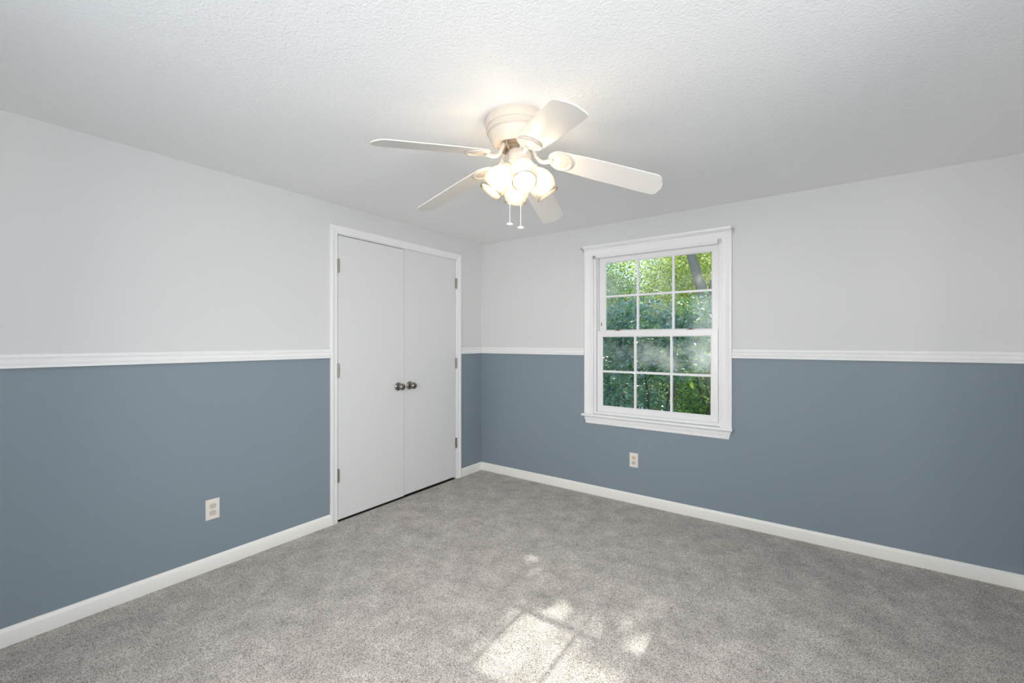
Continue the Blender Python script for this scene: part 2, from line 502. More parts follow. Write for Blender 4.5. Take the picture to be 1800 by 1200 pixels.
mb.box(-0.075, -0.04, DY0+0.004, DY0+0.016, 0, DZ-0.003); mb.box(-0.075, -0.04, DY1-0.016, DY1-0.004, 0, DZ-0.003)
mb.box(-0.075, -0.04, DY0+0.016, DY1-0.016, DZ-0.016, DZ-0.003)
tag(mb.build('trim_8', M['trim']), 'white door jamb lining the closet opening', 'door jamb', kind='structure')

mb = MB(); mb.box(-0.136, -0.003, DY0+0.005, DY1-0.005, 0.0005, 0.003)  # black strip added to draw the shade in the under-door gap
tag(mb.build('gap_shade_strip', M['slot']), 'black strip standing in for the shade under the closet doors', 'under-door shade', kind='structure')

def door(name, y0, y1, z0, z1, hinge_y, hinge_z, knob_y, label):
    mb = MB(); mb.box(-0.036, -0.001, y0, y1, z0, z1)
    d = mb.build(name, M['door'], origin=(0, hinge_y, z0), bevel=0.0012)
    tag(d, label, 'closet door', 'closet double doors', 'structure')
    for hz in hinge_z:
        h = MB()
        s = 1 if hinge_y < (y0+y1)/2 else -1
        # leaf plates and the five-knuckle barrel
        h.box(-0.0005, 0.0012, min(hinge_y, hinge_y+s*0.010), max(hinge_y, hinge_y+s*0.010), hz-0.046, hz+0.046)
        for k in range(5):
            za = hz - 0.046 + k*0.0184
            h.lathe((0.0066, hinge_y+s*0.001, za), (0,0,1), [(0.0072,0.0006),(0.0080,0.0012),(0.0080,0.0172),(0.0072,0.0178)], 14)
        h.lathe((0.0066, hinge_y+s*0.001, hz+0.046), (0,0,1), [(0.005,0),(0.0055,0.002),(0.003,0.005),(0.0005,0.006)], 14)
        h.lathe((0.0066, hinge_y+s*0.001, hz-0.046), (0,0,-1), [(0.005,0),(0.0055,0.002),(0.003,0.005),(0.0005,0.006)], 14)
        ho = h.build('hinge', M['hinge'], d, smooth=35)
    kn = MB()
    kn.lathe((-0.001, knob_y, 0.935), (1,0,0), [(0.012,0.014),(0.0115,0.030),(0.014,0.034),(0.022,0.039),(0.0268,0.047),(0.0278,0.054),(0.0262,0.061),(0.021,0.067),(0.012,0.070),(0.001,0.071)], 40)
    ko = kn.build('door_knob', M['nickel'], d, origin=(-0.001, knob_y, 0.935), smooth=40)
    ro = MB()
    ro.lathe((-0.001, knob_y, 0.935), (1,0,0), [(0.034,0),(0.0345,0.003),(0.033,0.007),(0.026,0.011),(0.017,0.014),(0.012,0.015)], 40)
    ro.build('rosette', M['nickel'], ko, smooth=40)
    return d
door('door_1', -1.610, -1.0035, 0.017, 2.0725, -1.6135, (1.852, 1.094, 0.337), -1.066, 'flush white closet door hinged away from the room corner')
door('door_2', -1.0005, -0.3790, 0.022, 2.0765, -0.3755, (1.858, 1.100, 0.342), -0.945, 'flush white closet door hinged beside the room corner')

# ------------------------------------------------------------------ window 1
win = empty('window_1', (1.74, 0.0, 0.668))
tag(win, 'white double-hung window with six over six panes', 'window', kind='structure')
WC = [(0,0),(0,0.010),(0.006,0.013),(0.014,0.013),(0.018,0.0105),(0.028,0.0105),(0.050,0.0135),(0.058,0.0165),(0.066,0.019),(0.076,0.019),(0.080,0.016),(0.080,0)]
mb = MB()
mitred(mb, WC, 1.2455, 2.2365, 0.688, 2.012, lambda x, z, o: (x, -o, z))
mb.build('casing', M['trim'], win, smooth=25)
# moulded head cap
CAPP = [(0,2.0925),(0.018,2.0925),(0.020,2.094),(0.020,2.097),(0.025,2.100),(0.031,2.106),(0.033,2.112),(0.034,2.120),(0.031,2.123),(0,2.123)]
mb = MB(); extrude_profile(mb, [(o, z + 0.0) for o, z in CAPP], 1.160, 2.316, lambda p, s: (s, -p[0]-0.0005, p[1]))
mb.build('head_cap', M['trim'], win, smooth=25)
mb = MB()
ST = [(-0.005,0.668),(0.036,0.668),(0.041,0.671),(0.043,0.678),(0.041,0.685),(0.036,0.688),(-0.005,0.688)]
extrude_profile(mb, ST, 1.150, 2.322, lambda p, s: (s, -p[0], p[1]))
mb.build('window_sill', M['trim'], win, smooth=30)
mb = MB()
AP = [(0,0.606),(0.010,0.606),(0.013,0.609),(0.0135,0.618),(0.0115,0.622),(0.012,0.632),(0.015,0.640),(0.0155,0.652),(0.013,0.657),(0.018,0.667),(0,0.667)]
def ap(x_end, sgn): return [(x_end + sgn*0.016*(1 - (z-0.606)/0.061), -o, z) for o, z in AP]
mb.sweep([ap(1.166, 1), ap(2.312, -1)])
mb.build('apron', M['trim'], win, smooth=25)

# vinyl frame (jambs, head, sill with the stops between the sashes)
mb = MB()
FX0, FX1 = 1.246, 2.236
def frame_ring(mb, x0, x1, z0, z1, w, y0, y1):
    mb.box(x0, x0+w, y0, y1, z0, z1); mb.box(x1-w, x1, y0, y1, z0, z1)
    mb.box(x0+w, x1-w, y0, y1, z1-w, z1); mb.box(x0+w, x1-w, y0, y1, z0, z0+w)
frame_ring(mb, 1.2455, 2.2515, 0.690, 2.0455, 0.016, 0.002, 0.130)
mb.box(1.2615, 1.270, 0.002, 0.013, 0.706, 2.0295); mb.box(2.227, 2.2355, 0.002, 0.013, 0.706, 2.0295)
mb.box(1.2615, 2.2355, 0.002, 0.050, 2.014, 2.0295)
for y0 in (0.044, 0.088):
    mb.box(1.2615, 1.274, y0, y0+0.006, 0.706, 2.0295); mb.box(2.223, 2.2355, y0, y0+0.006, 0.706, 2.0295)
mb.box(1.270, 2.227, 0.010, 0.120, 0.700, 0.712)
mb.build('window_frame', M['vinyl'], win, bevel=0.0015)

def sash(name, x0, x1, z0, z1, gx0, gx1, gz0, gz1, y0, y1, label):
    mb = MB()
    mb.box(x0, gx0, y0, y1, z0, z1); mb.box(gx1, x1, y0, y1, z0, z1)
    mb.box(gx0, gx1, y0, y1, gz1, z1); mb.box(gx0, gx1, y0, y1, z0, gz0)
    # glazing bead, a slanted inner lip
    yb = (y0 + y1)/2 - 0.004
    for (pa, pb) in (((gx0, gz0), (gx0, gz1)), ((gx1, gz0), (gx1, gz1))):
        s = 1 if pa[0] == gx0 else -1
        mb.sweep([[(pa[0], y0+0.003, z), (pa[0]+s*0.007, yb, z), (pa[0], yb, z)] for z in (gz0, gz1)])
    for z, s in ((gz0, 1), (gz1, -1)):
        mb.sweep([[(x, y0+0.003, z), (x, yb, z+s*0.007), (x, yb, z)] for x in (gx0, gx1)])
    sh = mb.build(name, M['vinyl'], win, origin=((x0+x1)/2, y0, z0), bevel=0.0012)
    yc = (y0 + y1)/2
    g = MB(); g.box(gx0-0.004, gx1+0.004, yc-0.002, yc+0.002, gz0-0.004, gz1+0.004)
    g.build('glass', M['glass'], sh)
    mu = MB(); w = 0.0085
    for k in (1, 2):
        x = gx0 + (gx1-gx0)*k/3
        mu.box(x-w, x+w, yc-0.011, yc-0.0025, gz0, gz1)
    z = (gz0+gz1)/2
    mu.box(gx0, gx1, yc-0.0115, yc-0.0025, z-w, z+w)
    for k in (1, 2):
        x = gx0 + (gx1-gx0)*k/3
        mu.box(x-w, x+w, yc+0.0025, yc+0.010, gz0, gz1)
    mu.box(gx0, gx1, yc+0.0025, yc+0.0105, z-w, z+w)
    mu.build('muntins', M['vinyl'], sh, bevel=0.0015)
    return sh
low = sash('lower_sash', 1.271, 2.222, 0.7125, 1.394, 1.316, 2.175, 0.757, 1.349, 0.016, 0.042, '')
upp = sash('upper_sash', 1.276, 2.218, 1.346, 2.0292, 1.328, 2.1745, 1.398, 1.976, 0.052, 0.084, '')
for x in (1.448, 2.025):
    k = MB()
    k.box(x-0.026, x+0.026, 0.022, 0.040, 1.3945, 1.3985)
    k.lathe((x, 0.031, 1.3985), (0,0,1), [(0.011,0),(0.011,0.004),(0.008,0.008),(0.001,0.009)], 18)
    k.box(x-0.004, x+0.024, 0.026, 0.036, 1.4025, 1.4065)
    k.build('sash_lock', M['latch'], low, bevel=0.001)
k = MB(); k.box(1.293, 1.299, 0.0505, 0.052, 1.440, 1.468)
k.build('vent_latch', M['slot'], upp)

# little curtain hardware left on the window casing
def clip(name, x, z, y, w, h, label):
    k = MB()
    k.box(x-w/2, x+w/2, y-0.002, y, z-h/2, z+h/2)
    k.box(x-w/2, x-w/2+0.002, y-0.018, y-0.002, z-h/2, z+h/2)
    k.box(x-w/2+0.002, x+w/2, y-0.018, y-0.002, z+h/2-0.002, z+h/2)
    k.lathe((x, y-0.002, z), (0,-1,0), [(0.0035,0),(0.0035,0.001),(0.001,0.002)], 12)
    tag(k.build(name, M['steel'], bevel=0.0004), label, 'blind bracket', 'blind brackets inside the window casing')
clip('blind_bracket', 1.262, 2.018, -0.0145, 0.022, 0.024, 'small steel blind bracket at window corner nearer the closet')
clip('blind_bracket', 2.238, 2.026, -0.0145, 0.022, 0.028, 'small steel blind bracket at window corner farther from closet')
def hook(x, z, s, label):
    k = MB()
    k.box(x-0.006, x+0.006, -0.003, 0.0, z-0.016, z+0.016)
    k.tube([(x, -0.003, z+0.004), (x, -0.020, z+0.004), (x, -0.034, z-0.002), (x, -0.044, z-0.004), (x, -0.050, z+0.004), (x, -0.050, z+0.012)], 0.0032, 8)
    k.lathe((x, -0.003, z-0.010), (0,-1,0), [(0.0035,0),(0.0035,0.001),(0.001,0.002)], 10)
    tag(k.build('curtain_hook', M['steel'], smooth=35), label, 'curtain hook', 'curtain rod hooks at the window head')
hook(1.150, 2.098, -1, 'small steel curtain rod hook on wall at window end nearer closet')
hook(2.326, 2.092, 1, 'small steel curtain rod hook on wall at window end farther from closet')

# ------------------------------------------------------------------ window 2 (unseen, behind the camera; the added lamp outside shines in)
w2 = empty('window_2', (2.08, YB, 0.75))
tag(w2, 'unseen white window behind the camera', 'window', kind='structure')
mb = MB(); frame_ring(mb, RX0, RX1, RZ0, RZ1, 0.03, YB-0.10, YB-0.02)
mb.build('window_frame', M['vinyl'], w2, bevel=0.002)
mb = MB(); mitred(mb, WC, RX0, RX1, RZ0-0.03, RZ1, lambda x, z, o: (x, YB+o, z))
mb.build('casing', M['trim'], w2, smooth=25)
mb = MB(); mb.box(RX0-0.1, RX1+0.1, YB-0.02, YB+0.04, RZ0-0.05, RZ0-0.03)
mb.build('window_sill', M['trim'], w2, bevel=0.003)

w3 = empty('added_window', (XR, -2.65, 0.78))  # added opening in the unseen right wall, lets fill light in
tag(w3, 'added white window letting fill light in beyond the frame edge', 'window', kind='structure')
mb = MB()
for (a, b, c, d) in ((EY0, EY0+0.03, EZ0, EZ1), (EY1-0.03, EY1, EZ0, EZ1), (EY0+0.03, EY1-0.03, EZ0, EZ0+0.03), (EY0+0.03, EY1-0.03, EZ1-0.03, EZ1)):
    mb.box(XR+0.02, XR+0.10, a, b, c, d)
mb.build('window_frame', M['vinyl'], w3, bevel=0.002)
mb = MB(); mitred(mb, WC, EY0, EY1, EZ0-0.03, EZ1, lambda y, z, o: (XR-o, y, z))
mb.build('casing', M['trim'], w3, smooth=25)
mb = MB(); mb.box(XR-0.04, XR+0.02, EY0-0.1, EY1+0.1, EZ0-0.05, EZ0-0.03)
mb.build('window_sill', M['trim'], w3, bevel=0.003)

# ------------------------------------------------------------------ outlets
def outlet(c, u, n, label, open_top):
    """c centre on the wall, u direction across, n out of the wall"""
    c = Vector(c); u = Vector(u); n = Vector(n); up = Vector((0,0,1))
    root = empty('wall_outlet', c)
    tag(root, label, 'outlet', 'ivory wall outlets')
    def pt(a, b, o): return c + u*a + up*b + n*o
    def disc(mb, b0, o0, o1, r=0.0168, flat=0.0135, rz=None):
        loop = []
        for k in range(36):
            t = 2*math.pi*k/36
            loop.append((r*math.cos(t), max(-flat, min(flat, r*math.sin(t)))))
        mb.sweep([[pt(a, b0+b, o) for a, b in loop] for o in (o0, o1)])
    pl = MB()
    w, h = 0.035, 0.0575
    out_ = [(-w,-h),(w,-h),(w,h),(-w,h)]
    pl.sweep([[pt(a*s, b*s2, o) for a, b in out_] for o, s, s2 in ((0.0,1,1),(0.003,1,1),(0.0052,0.95,0.97),(0.0056,0.90,0.94))])
    pl.build('cover_plate', M['ivory'], root)
    sc = MB(); sc.lathe(pt(0, 0, 0.0056), n, [(0.0032,0),(0.0032,0.0008),(0.001,0.0014)], 12)
    sc.build('plate_screw', M['ivory'], root)
    for b0, is_open in ((0.0195, open_top), (-0.0195, False)):
        mb = MB(); disc(mb, b0, 0.0056, 0.0072 if is_open else 0.0100)
        if is_open:
            r = mb.build('receptacle', M['almond'], root)
            sl = MB()
            for a in (-0.0062, 0.0062):
                sl.sweep([[pt(a+da, b0+0.003+db, o) for da, db in ((-0.0016,-0.0045),(0.0016,-0.0045),(0.0016,0.0045),(-0.0016,0.0045))] for o in (0.0070, 0.0075)])
            sl.lathe(pt(0, b0-0.0075, 0.0070), n, [(0.0028,0),(0.0028,0.0005)], 12)
            sl.build('slots', M['slot'], r)
        else:
            r = mb.build('plug_cap', M['cap'], root, bevel=0.001)
            r['label'] = 'grey safety cap over the socket'
outlet((1.600, 0, 0.348), (1,0,0), (0,-1,0), 'ivory wall outlet below the window with one open socket', True)
outlet((0, -2.4025, 0.344), (0,1,0), (1,0,0), 'ivory wall outlet left of the closet with both sockets capped', False)

# ------------------------------------------------------------------ ceiling fan
FX, FY = 1.731, -1.833
fan = empty('ceiling_fan', (FX, FY, H))
tag(fan, 'ivory five-blade ceiling fan with four frosted glass lights', 'ceiling fan')
mb = MB()
mb.lathe((FX, FY, H), (0,0,-1), [(0.134,0.0),(0.137,0.004),(0.138,0.030),(0.137,0.040),(0.131,0.044),(0.130,0.048),(0.133,0.052),(0.134,0.058),(0.130,0.063),
    (0.124,0.065),(0.124,0.068),(0.126,0.072),(0.125,0.078),(0.121,0.083),(0.116,0.092),(0.108,0.104),(0.098,0.114),(0.092,0.118),(0.088,0.1185),(0.086,0.112),(0.05,0.110)], 64)
mb.build('motor_housing', M['fan'], fan, smooth=35)
mb = MB()
mb.lathe((FX, FY, 2.182), (0,0,-1), [(0.060,0),(0.062,0.004),(0.062,0.012),(0.046,0.014),(0.040,0.020),(0.040,0.034),(0.030,0.036)], 40)
for k in range(5):
    a = -0.68 + k*2*math.pi/5 + 0.31
    c, s = math.cos(a), math.sin(a)
    mb.tube([(FX+0.056*c, FY+0.056*s, 2.172), (FX+0.056*c, FY+0.056*s, 2.150)], 0.005, 8)
    mb.tube([(FX+0.070*c, FY+0.070*s, 2.176), (FX+0.066*c, FY+0.066*s, 2.158), (FX+0.052*c, FY+0.052*s, 2.150)], 0.004, 8)
mb.build('flywheel', M['fan_dark'], fan, smooth=35)
mb = MB()
LX, LY = FX + 0.011, FY + 0.008                      # the light kit hangs a touch off centre
mb.lathe((LX, LY, 2.150), (0,0,-1), [(0.036,0.0),(0.050,0.002),(0.052,0.006),(0.052,0.056),(0.049,0.061),(0.047,0.062),(0.047,0.070),(0.044,0.092),(0.034,0.104),(0.016,0.110),(0.012,0.120),(0.004,0.126)], 48)
mb.build('switch_housing', M['fan'], fan, smooth=35)

ZM, RM, R1, WID, PITCH, TH0 = 2.104, 0.200, 0.640, 0.133, -0.30, -0.68
TIPZ = [2.024, 1.984, 2.008, 2.008, 2.033]
PITCHES = [-0.28, -0.30, -0.28, -0.20, -0.20]
for i in range(5):
    th = TH0 + i*2*math.pi/5
    u0 = Vector((math.cos(th), math.sin(th), 0)); v0 = Vector((-math.sin(th), math.cos(th), 0)); z0 = Vector((0,0,1))
    slope = (TIPZ[i]-ZM)/(R1-RM); PITCH = PITCHES[i]
    c0 = Vector((FX, FY, 0))
    vv = v0*math.cos(PITCH) + z0*math.sin(PITCH)
    ud = (u0 + z0*slope).normalized()
    nn = ud.cross(vv).normalized()                    # up side of the blade
    def bp(r, s, o): return c0 + u0*r + z0*(ZM + slope*(r-RM)) + vv*s + nn*o
    # outline: round root about the medallion, nearly parallel sides, rounded tip corners
    half = []
    ra = 0.058
    for k in range(9):
        t = math.pi*(1 - 0.5*k/8)
        half.append((RM + ra*math.cos(t), ra*math.sin(t)))
    half.append((RM+0.12, WID/2-0.002))
    half.append((R1-0.06, WID/2))
    rc = 0.032                                        # tip corner radius, the end itself gently bowed
    for k in range(9):
        t = math.pi/2*(1-k/8)
        half.append((R1-0.010-rc+rc*math.cos(t), WID/2-rc+rc*math.sin(t)))
    for k in (0.030, 0.020, 0.010):
        half.append((R1-0.010*(k/0.040)**2, k))
    half.append((R1, 0.0))
    half = [(r, s) for r, s in half]
    loop = half + [(r, -s) for r, s in half[::-1] if abs(s) > 1e-6]
    mb = MB(); mb.sweep([[bp(r, s*0.985, -0.0022) for r, s in loop], [bp(r, s, -0.0012) for r, s in loop], [bp(r, s, 0.0012) for r, s in loop], [bp(r, s*0.985, 0.0022) for r, s in loop]])
    bl = mb.build('blade', M['blade'], fan, origin=bp(RM, 0, 0))
    mb = MB()
    cc = bp(RM, 0, -0.0022)
    mb.lathe(cc, -nn, [(0.0545,0.0),(0.0550,0.003),(0.0530,0.0065),(0.0480,0.0085),(0.0430,0.0085),(0.0400,0.0060),(0.0380,0.0035),(0.0350,0.0035),(0.0300,0.0050),(0.015,0.0058),(0.001,0.0060)], 40)
    p0 = c0 + u0*0.064 + z0*2.170
    a = bp(RM-0.050, 0, -0.007)
    pts = [p0, c0 + u0*0.075 + z0*2.150, c0 + u0*0.090 + z0*2.122, c0 + u0*0.108 + z0*2.106 + vv*0.0, c0 + u0*0.128 + z0*(ZM+0.004-0.006), a + (bp(RM-0.03,0,-0.007)-a)*0.6]
    # smooth the arm path
    pl = []
    for k in range(len(pts)-1):
        q0 = pts[max(k-1,0)]; q1 = pts[k]; q2 = pts[k+1]; q3 = pts[min(k+2, len(pts)-1)]
        for j in range(5):
            t = j/5
            pl.append(0.5*((2*q1)+(q2-q0)*t+(2*q0-5*q1+4*q2-q3)*t*t+(3*q1-q0-3*q2+q3)*t**3))
    pl.append(pts[-1])
    mb.tube(pl, [0.0085]*(len(pl)-6) + [0.009,0.0095,0.010,0.0105,0.010,0.008], 12)
    mb.build('blade_iron', M['fan'], bl, smooth=40)

# four tulip shades, each with its fitter arm and its lit bulb
to_cam = math.atan2(-3.418-FY, 2.847-FX)
SHP = [(0.024,0.0),(0.027,0.006),(0.033,0.013),(0.045,0.026),(0.055,0.043),(0.0605,0.062),(0.0610,0.080),(0.0575,0.098),(0.0520,0.112),(0.0500,0.120),(0.0515,0.127),(0.0540,0.131)]
for i in range(4):
    az = to_cam + math.radians(9) + i*math.pi/2
    d = Vector((math.cos(az), math.sin(az), 0))
    tilt = math.radians(33)
    ax = d*math.sin(tilt) - Vector((0,0,1))*math.cos(tilt)
    neck = Vector((LX, LY, 2.076)) + d*0.058
    mb = MB()
    outer = SHP; inner = [(r-0.0022, t) for r, t in SHP[::-1]]
    mb.lathe(neck, ax, outer + [(0.0535,0.1325)] + inner, 40, cap0=False, cap1=False)
    n = 40; L = len(outer)*2+1; base = 0
    mb.f.append(tuple()) if False else None
    sh = mb.build('lamp_shade', M['shade'], fan, origin=neck, smooth=50)
    mb = MB()
    mb.lathe(neck, -ax, [(0.0265,-0.012),(0.0275,-0.008),(0.0275,0.006),(0.024,0.012),(0.014,0.018),(0.010,0.020)], 28)
    mb.tube([neck - ax*0.018, neck - ax*0.030, Vector((LX, LY, 2.094)) + d*0.036], 0.0085, 10)
    for k in range(3):
        q = ax.orthogonal().normalized(); q.rotate(Matrix.Rotation(k*2.094, 3, ax))
        mb.tube([neck + q*0.026, neck + q*0.033], 0.0022, 8)
    mb.build('fitter', M['fan'], sh, smooth=40)
    mb = MB()
    mb.lathe(neck, ax, [(0.010,0.013),(0.012,0.024),(0.018,0.040),(0.0215,0.052),(0.0225,0.062),(0.0205,0.073),(0.0145,0.082),(0.006,0.0865),(0.001,0.0875)], 20)
    mb.build('bulb', M['bulb'], sh, smooth=60)

# pull chains: beads on a cord, each with a little disc fob
Rv = Vector((math.cos(math.radians(35.74)), math.sin(math.radians(35.74)), 0)); Fv = Vector((-Rv.y, Rv.x, 0))
for off, zt, zb in ((-0.043, 2.096, 1.818), (0.004, 2.091, 1.798)):
    p = Vector((LX, LY, 0)) + Rv*off - Fv*(0.034 if off < 0 else 0.052)
    mb = MB()
    mb.tube([(p.x, p.y, zt), (p.x, p.y, zb+0.006)], 0.0008, 6)
    k = 0
    while zt - k*0.0046 > zb + 0.008:
        mb.ball((p.x, p.y, zt - k*0.0046), 0.0018, 6, 4); k += 1
    mb.tube([(p.x, p.y, zt), Vector((LX, LY, zt+0.008)) + (p - Vector((LX, LY, 0))).normalized()*0.045], 0.003, 8)
    ch = mb.build('pull_chain', M['bead'], fan, origin=(p.x, p.y, zt))
    mb = MB()
    mb.lathe((p.x, p.y, zb+0.008), (0,0,-1), [(0.002,0.0),(0.004,0.002),(0.011,0.004),(0.0145,0.007),(0.0145,0.010),(0.011,0.013),(0.003,0.015)], 24)
    mb.build('fob', M['bead'], ch, smooth=40)

# ------------------------------------------------------------------ garden outside the window
mb = MB(); mb.box(-30, 30, 0.3, 45, -0.65, -0.55)
tag(mb.build('ground', M['soil']), 'shaded garden soil outside the window', 'ground', kind='structure')

rng = np.random.default_rng(7)
# ellipses on the carpet that the sun reaches between the leaves: (x, y, rx, ry)
SUNNY = [(1.835,-1.82,0.17,0.19), (1.70,-1.74,0.10,0.10), (1.80,-1.55,0.06,0.07), (2.12,-1.53,0.10,0.05), (2.20,-1.60,0.05,0.10),
         (2.12,-1.86,0.13,0.08), (2.22,-1.95,0.10,0.12), (2.00,-1.62,0.05,0.05), (1.40,-1.24,0.06,0.05), (1.55,-1.36,0.09,0.07), (2.03,-2.05,0.12,0.1), (1.75,-2.05,0.1,0.08)]
def keep(P):
    """leaves that do not stand in one of the open sun shafts"""
    s = np.array(SUN_TO)
    t = P[:,2]/s[2]
    q = P - t[:,None]*s
    ok = np.ones(len(P), bool)
    for x, y, rx, ry in SUNNY:
        e = ((q[:,0]-x)/rx)**2 + ((q[:,1]-y)/ry)**2
        ok &= (e > 1.0) & ((e > 1.8) | (rng.uniform(size=len(P)) > 0.5))
    return ok

def leaves(P, size, droop=0.4, ovate=True, jitter=0.35, face=(0,-0.5,0.6)):
    """one mesh of many folded leaves: P points, each leaf base-sides-tip along a random direction"""
    n = len(P)
    nrm = rng.normal(size=(n,3))*0.55 + np.array(face)
    nrm /= np.linalg.norm(nrm, axis=1)[:,None]
    d = rng.normal(size=(n,3)); d[:,2] -= droop
    d -= (d*nrm).sum(1)[:,None]*nrm
    d /= np.linalg.norm(d, axis=1)[:,None]
    w = np.cross(nrm, d)
    L = size*(1 + jitter*rng.uniform(-1, 1, n))[:,None]
    if ovate:
        prof = [(0,0,0),(0.30,0.30,0.08),(0.62,0.24,0.07),(1.0,0,-0.06)]   # along, half width, lift
        V = [P, P + d*L*.30 + w*L*.31 + nrm*L*.09, P + d*L*.64 + w*L*.23 + nrm*L*.06, P + d*L - nrm*L*.07,
             P + d*L*.64 - w*L*.23 + nrm*L*.06, P + d*L*.30 - w*L*.31 + nrm*L*.09, P + d*L*.45]
        F = [(0,1,6),(1,2,6),(2,3,6),(3,4,6),(4,5,6),(5,0,6)]
    else:
        V = [P, P + d*L*.45 + w*L*.25 + nrm*L*.07, P + d*L, P + d*L*.45 - w*L*.25 + nrm*L*.07]
        F = [(0,1,2),(0,2,3)]
    k = len(V)
    V = np.stack(V, 1).reshape(-1, 3)
    base = (np.arange(n)*k)[:,None,None]
    F = (np.array(F)[None] + base).reshape(-1, 3)
    return V, F

def raw(name, V, F, mat, parent):
    pv = WORLD_LOC[parent.name]
    me = bpy.data.meshes.new(name)
    me.vertices.add(len(V)); me.vertices.foreach_set('co', (V - np.array(pv)).astype(np.float32).ravel())
    me.loops.add(len(F)*3); me.loops.foreach_set('vertex_index', F.astype(np.int32).ravel())
    me.polygons.add(len(F)); me.polygons.foreach_set('loop_start', np.arange(0, len(F)*3, 3, dtype=np.int32))
    me.update(calc_edges=True); me.validate()
    me.materials.append(mat)
    o = bpy.data.objects.new(name, me); C.objects.link(o); o.parent = parent
    WORLD_LOC[o.name] = Vector(pv)
    return o

def blobs(n, centres, shell=0.55):
    """points in the outer part of a union of ellipsoids (x, y, z, rx, ry, rz)"""
    w = np.array([c[3]*c[4]*c[5] for c in centres]) ** 0.8; w /= w.sum()
    idx = rng.choice(len(centres), n, p=w)
    c = np.array(centres)[idx]
    d = rng.normal(size=(n,3)); d /= np.linalg.norm(d, axis=1)[:,None]
    r = (shell**3 + (1-shell**3)*rng.uniform(0,1,n)) ** (1/3)
    return c[:,:3] + d*c[:,3:]*r[:,None]

def branchy(mb, p0, p1, r0, r1, wob=0.04, n=7, bend=(0,0,0)):
    pts = []
    for k in range(n+1):
        t = k/n
        q = np.array(p0)*(1-t) + np.array(p1)*t + np.array(bend)*math.sin(math.pi*t)
        if 0 < k < n: q = q + rng.normal(size=3)*wob
        pts.append(tuple(q))
    mb.tube(pts, [r0 + (r1-r0)*k/n for k in range(n+1)], 8)

def plant(name, base, label, cat, group, blob_list, n, size, mat, stems, stem_mat='bark', ovate=True, face=(0,-0.4,0.7), extra=None, shell=0.5, stem_name='stem', foliage_name='foliage'):
    root = empty(name, base); tag(root, label, cat, group)
    P = blobs(n, blob_list, shell)
    P = P[keep(P) & (P[:,1] > 0.42) & (P[:,2] > -0.52)]
    V, F = leaves(P, size, ovate=ovate, face=face)
    raw(foliage_name, V, F, M[mat], root)['kind'] = 'stuff'
    if extra:
        P = blobs(extra[0], blob_list, 0.85); P = P[keep(P) & (P[:,1] > 0.42)]
        V, F = leaves(P, extra[1], ovate=False)
        raw('seed_clusters', V, F, M['blossom'], root)['kind'] = 'stuff'
    mb = MB()
    for s in stems: branchy(mb, *s)
    mb.build(stem_name, M[stem_mat], root, smooth=60)
    return root

# broad-leaved shrubs right outside the glass
plant('leafy_shrub', (1.35, 1.05, -0.55), 'blue-green broad-leaved shrub close outside the window, filling the middle panes', 'shrub', 'shrubs outside the window',
      [(1.25,1.05,1.45,0.42,0.26,0.36),(1.62,1.0,1.25,0.36,0.24,0.36),(0.92,1.1,1.28,0.34,0.22,0.32),(1.78,1.05,1.62,0.26,0.24,0.26),(1.30,0.95,1.05,0.30,0.2,0.22),(1.25,1.05,0.62,0.36,0.24,0.22)], 4700, 0.054, 'leaf_blue',
      [((1.35,1.05,-0.55),(1.30,1.1,1.3),0.022,0.008),((1.38,1.05,-0.55),(1.62,1.05,1.3),0.020,0.007,0.05),((1.36,1.0,-0.5),(1.0,1.1,1.2),0.016,0.006),
       ((1.4,1.0,-0.3),(1.76,1.05,1.6),0.014,0.006)], extra=(70, 0.03), shell=0.35)
plant('leafy_shrub', (0.70, 1.75, -0.55), 'low blue-green shrub outside the window at the lower pane nearest the closet', 'shrub', 'shrubs outside the window',
      [(0.78,1.75,0.92,0.36,0.32,0.42),(0.60,1.75,0.45,0.40,0.32,0.40),(0.42,1.8,1.25,0.30,0.3,0.3)], 3000, 0.054, 'leaf_blue',
      [((0.70,1.75,-0.55),(0.80,1.75,1.0),0.018,0.006),((0.72,1.75,-0.5),(0.42,1.8,1.2),0.016,0.006)], shell=0.3)
plant('leafy_shrub', (1.95, 1.75, -0.55), 'bright green shrub outside the window at the lower pane farthest from the closet', 'shrub', 'shrubs outside the window',
      [(1.85,1.75,0.75,0.34,0.3,0.36),(1.75,1.78,0.30,0.4,0.3,0.36),(2.1,1.75,1.15,0.4,0.3,0.4),(2.4,1.78,0.6,0.4,0.3,0.5)], 2900, 0.068, 'leaf_mid',
      [((1.95,1.75,-0.55),(1.66,1.62,1.15),0.026,0.009,0.04),((1.9,1.7,-0.55),(1.80,1.6,1.1),0.020,0.007,0.03),((2.0,1.75,-0.55),(2.2,1.7,1.2),0.02,0.008)], shell=0.3)
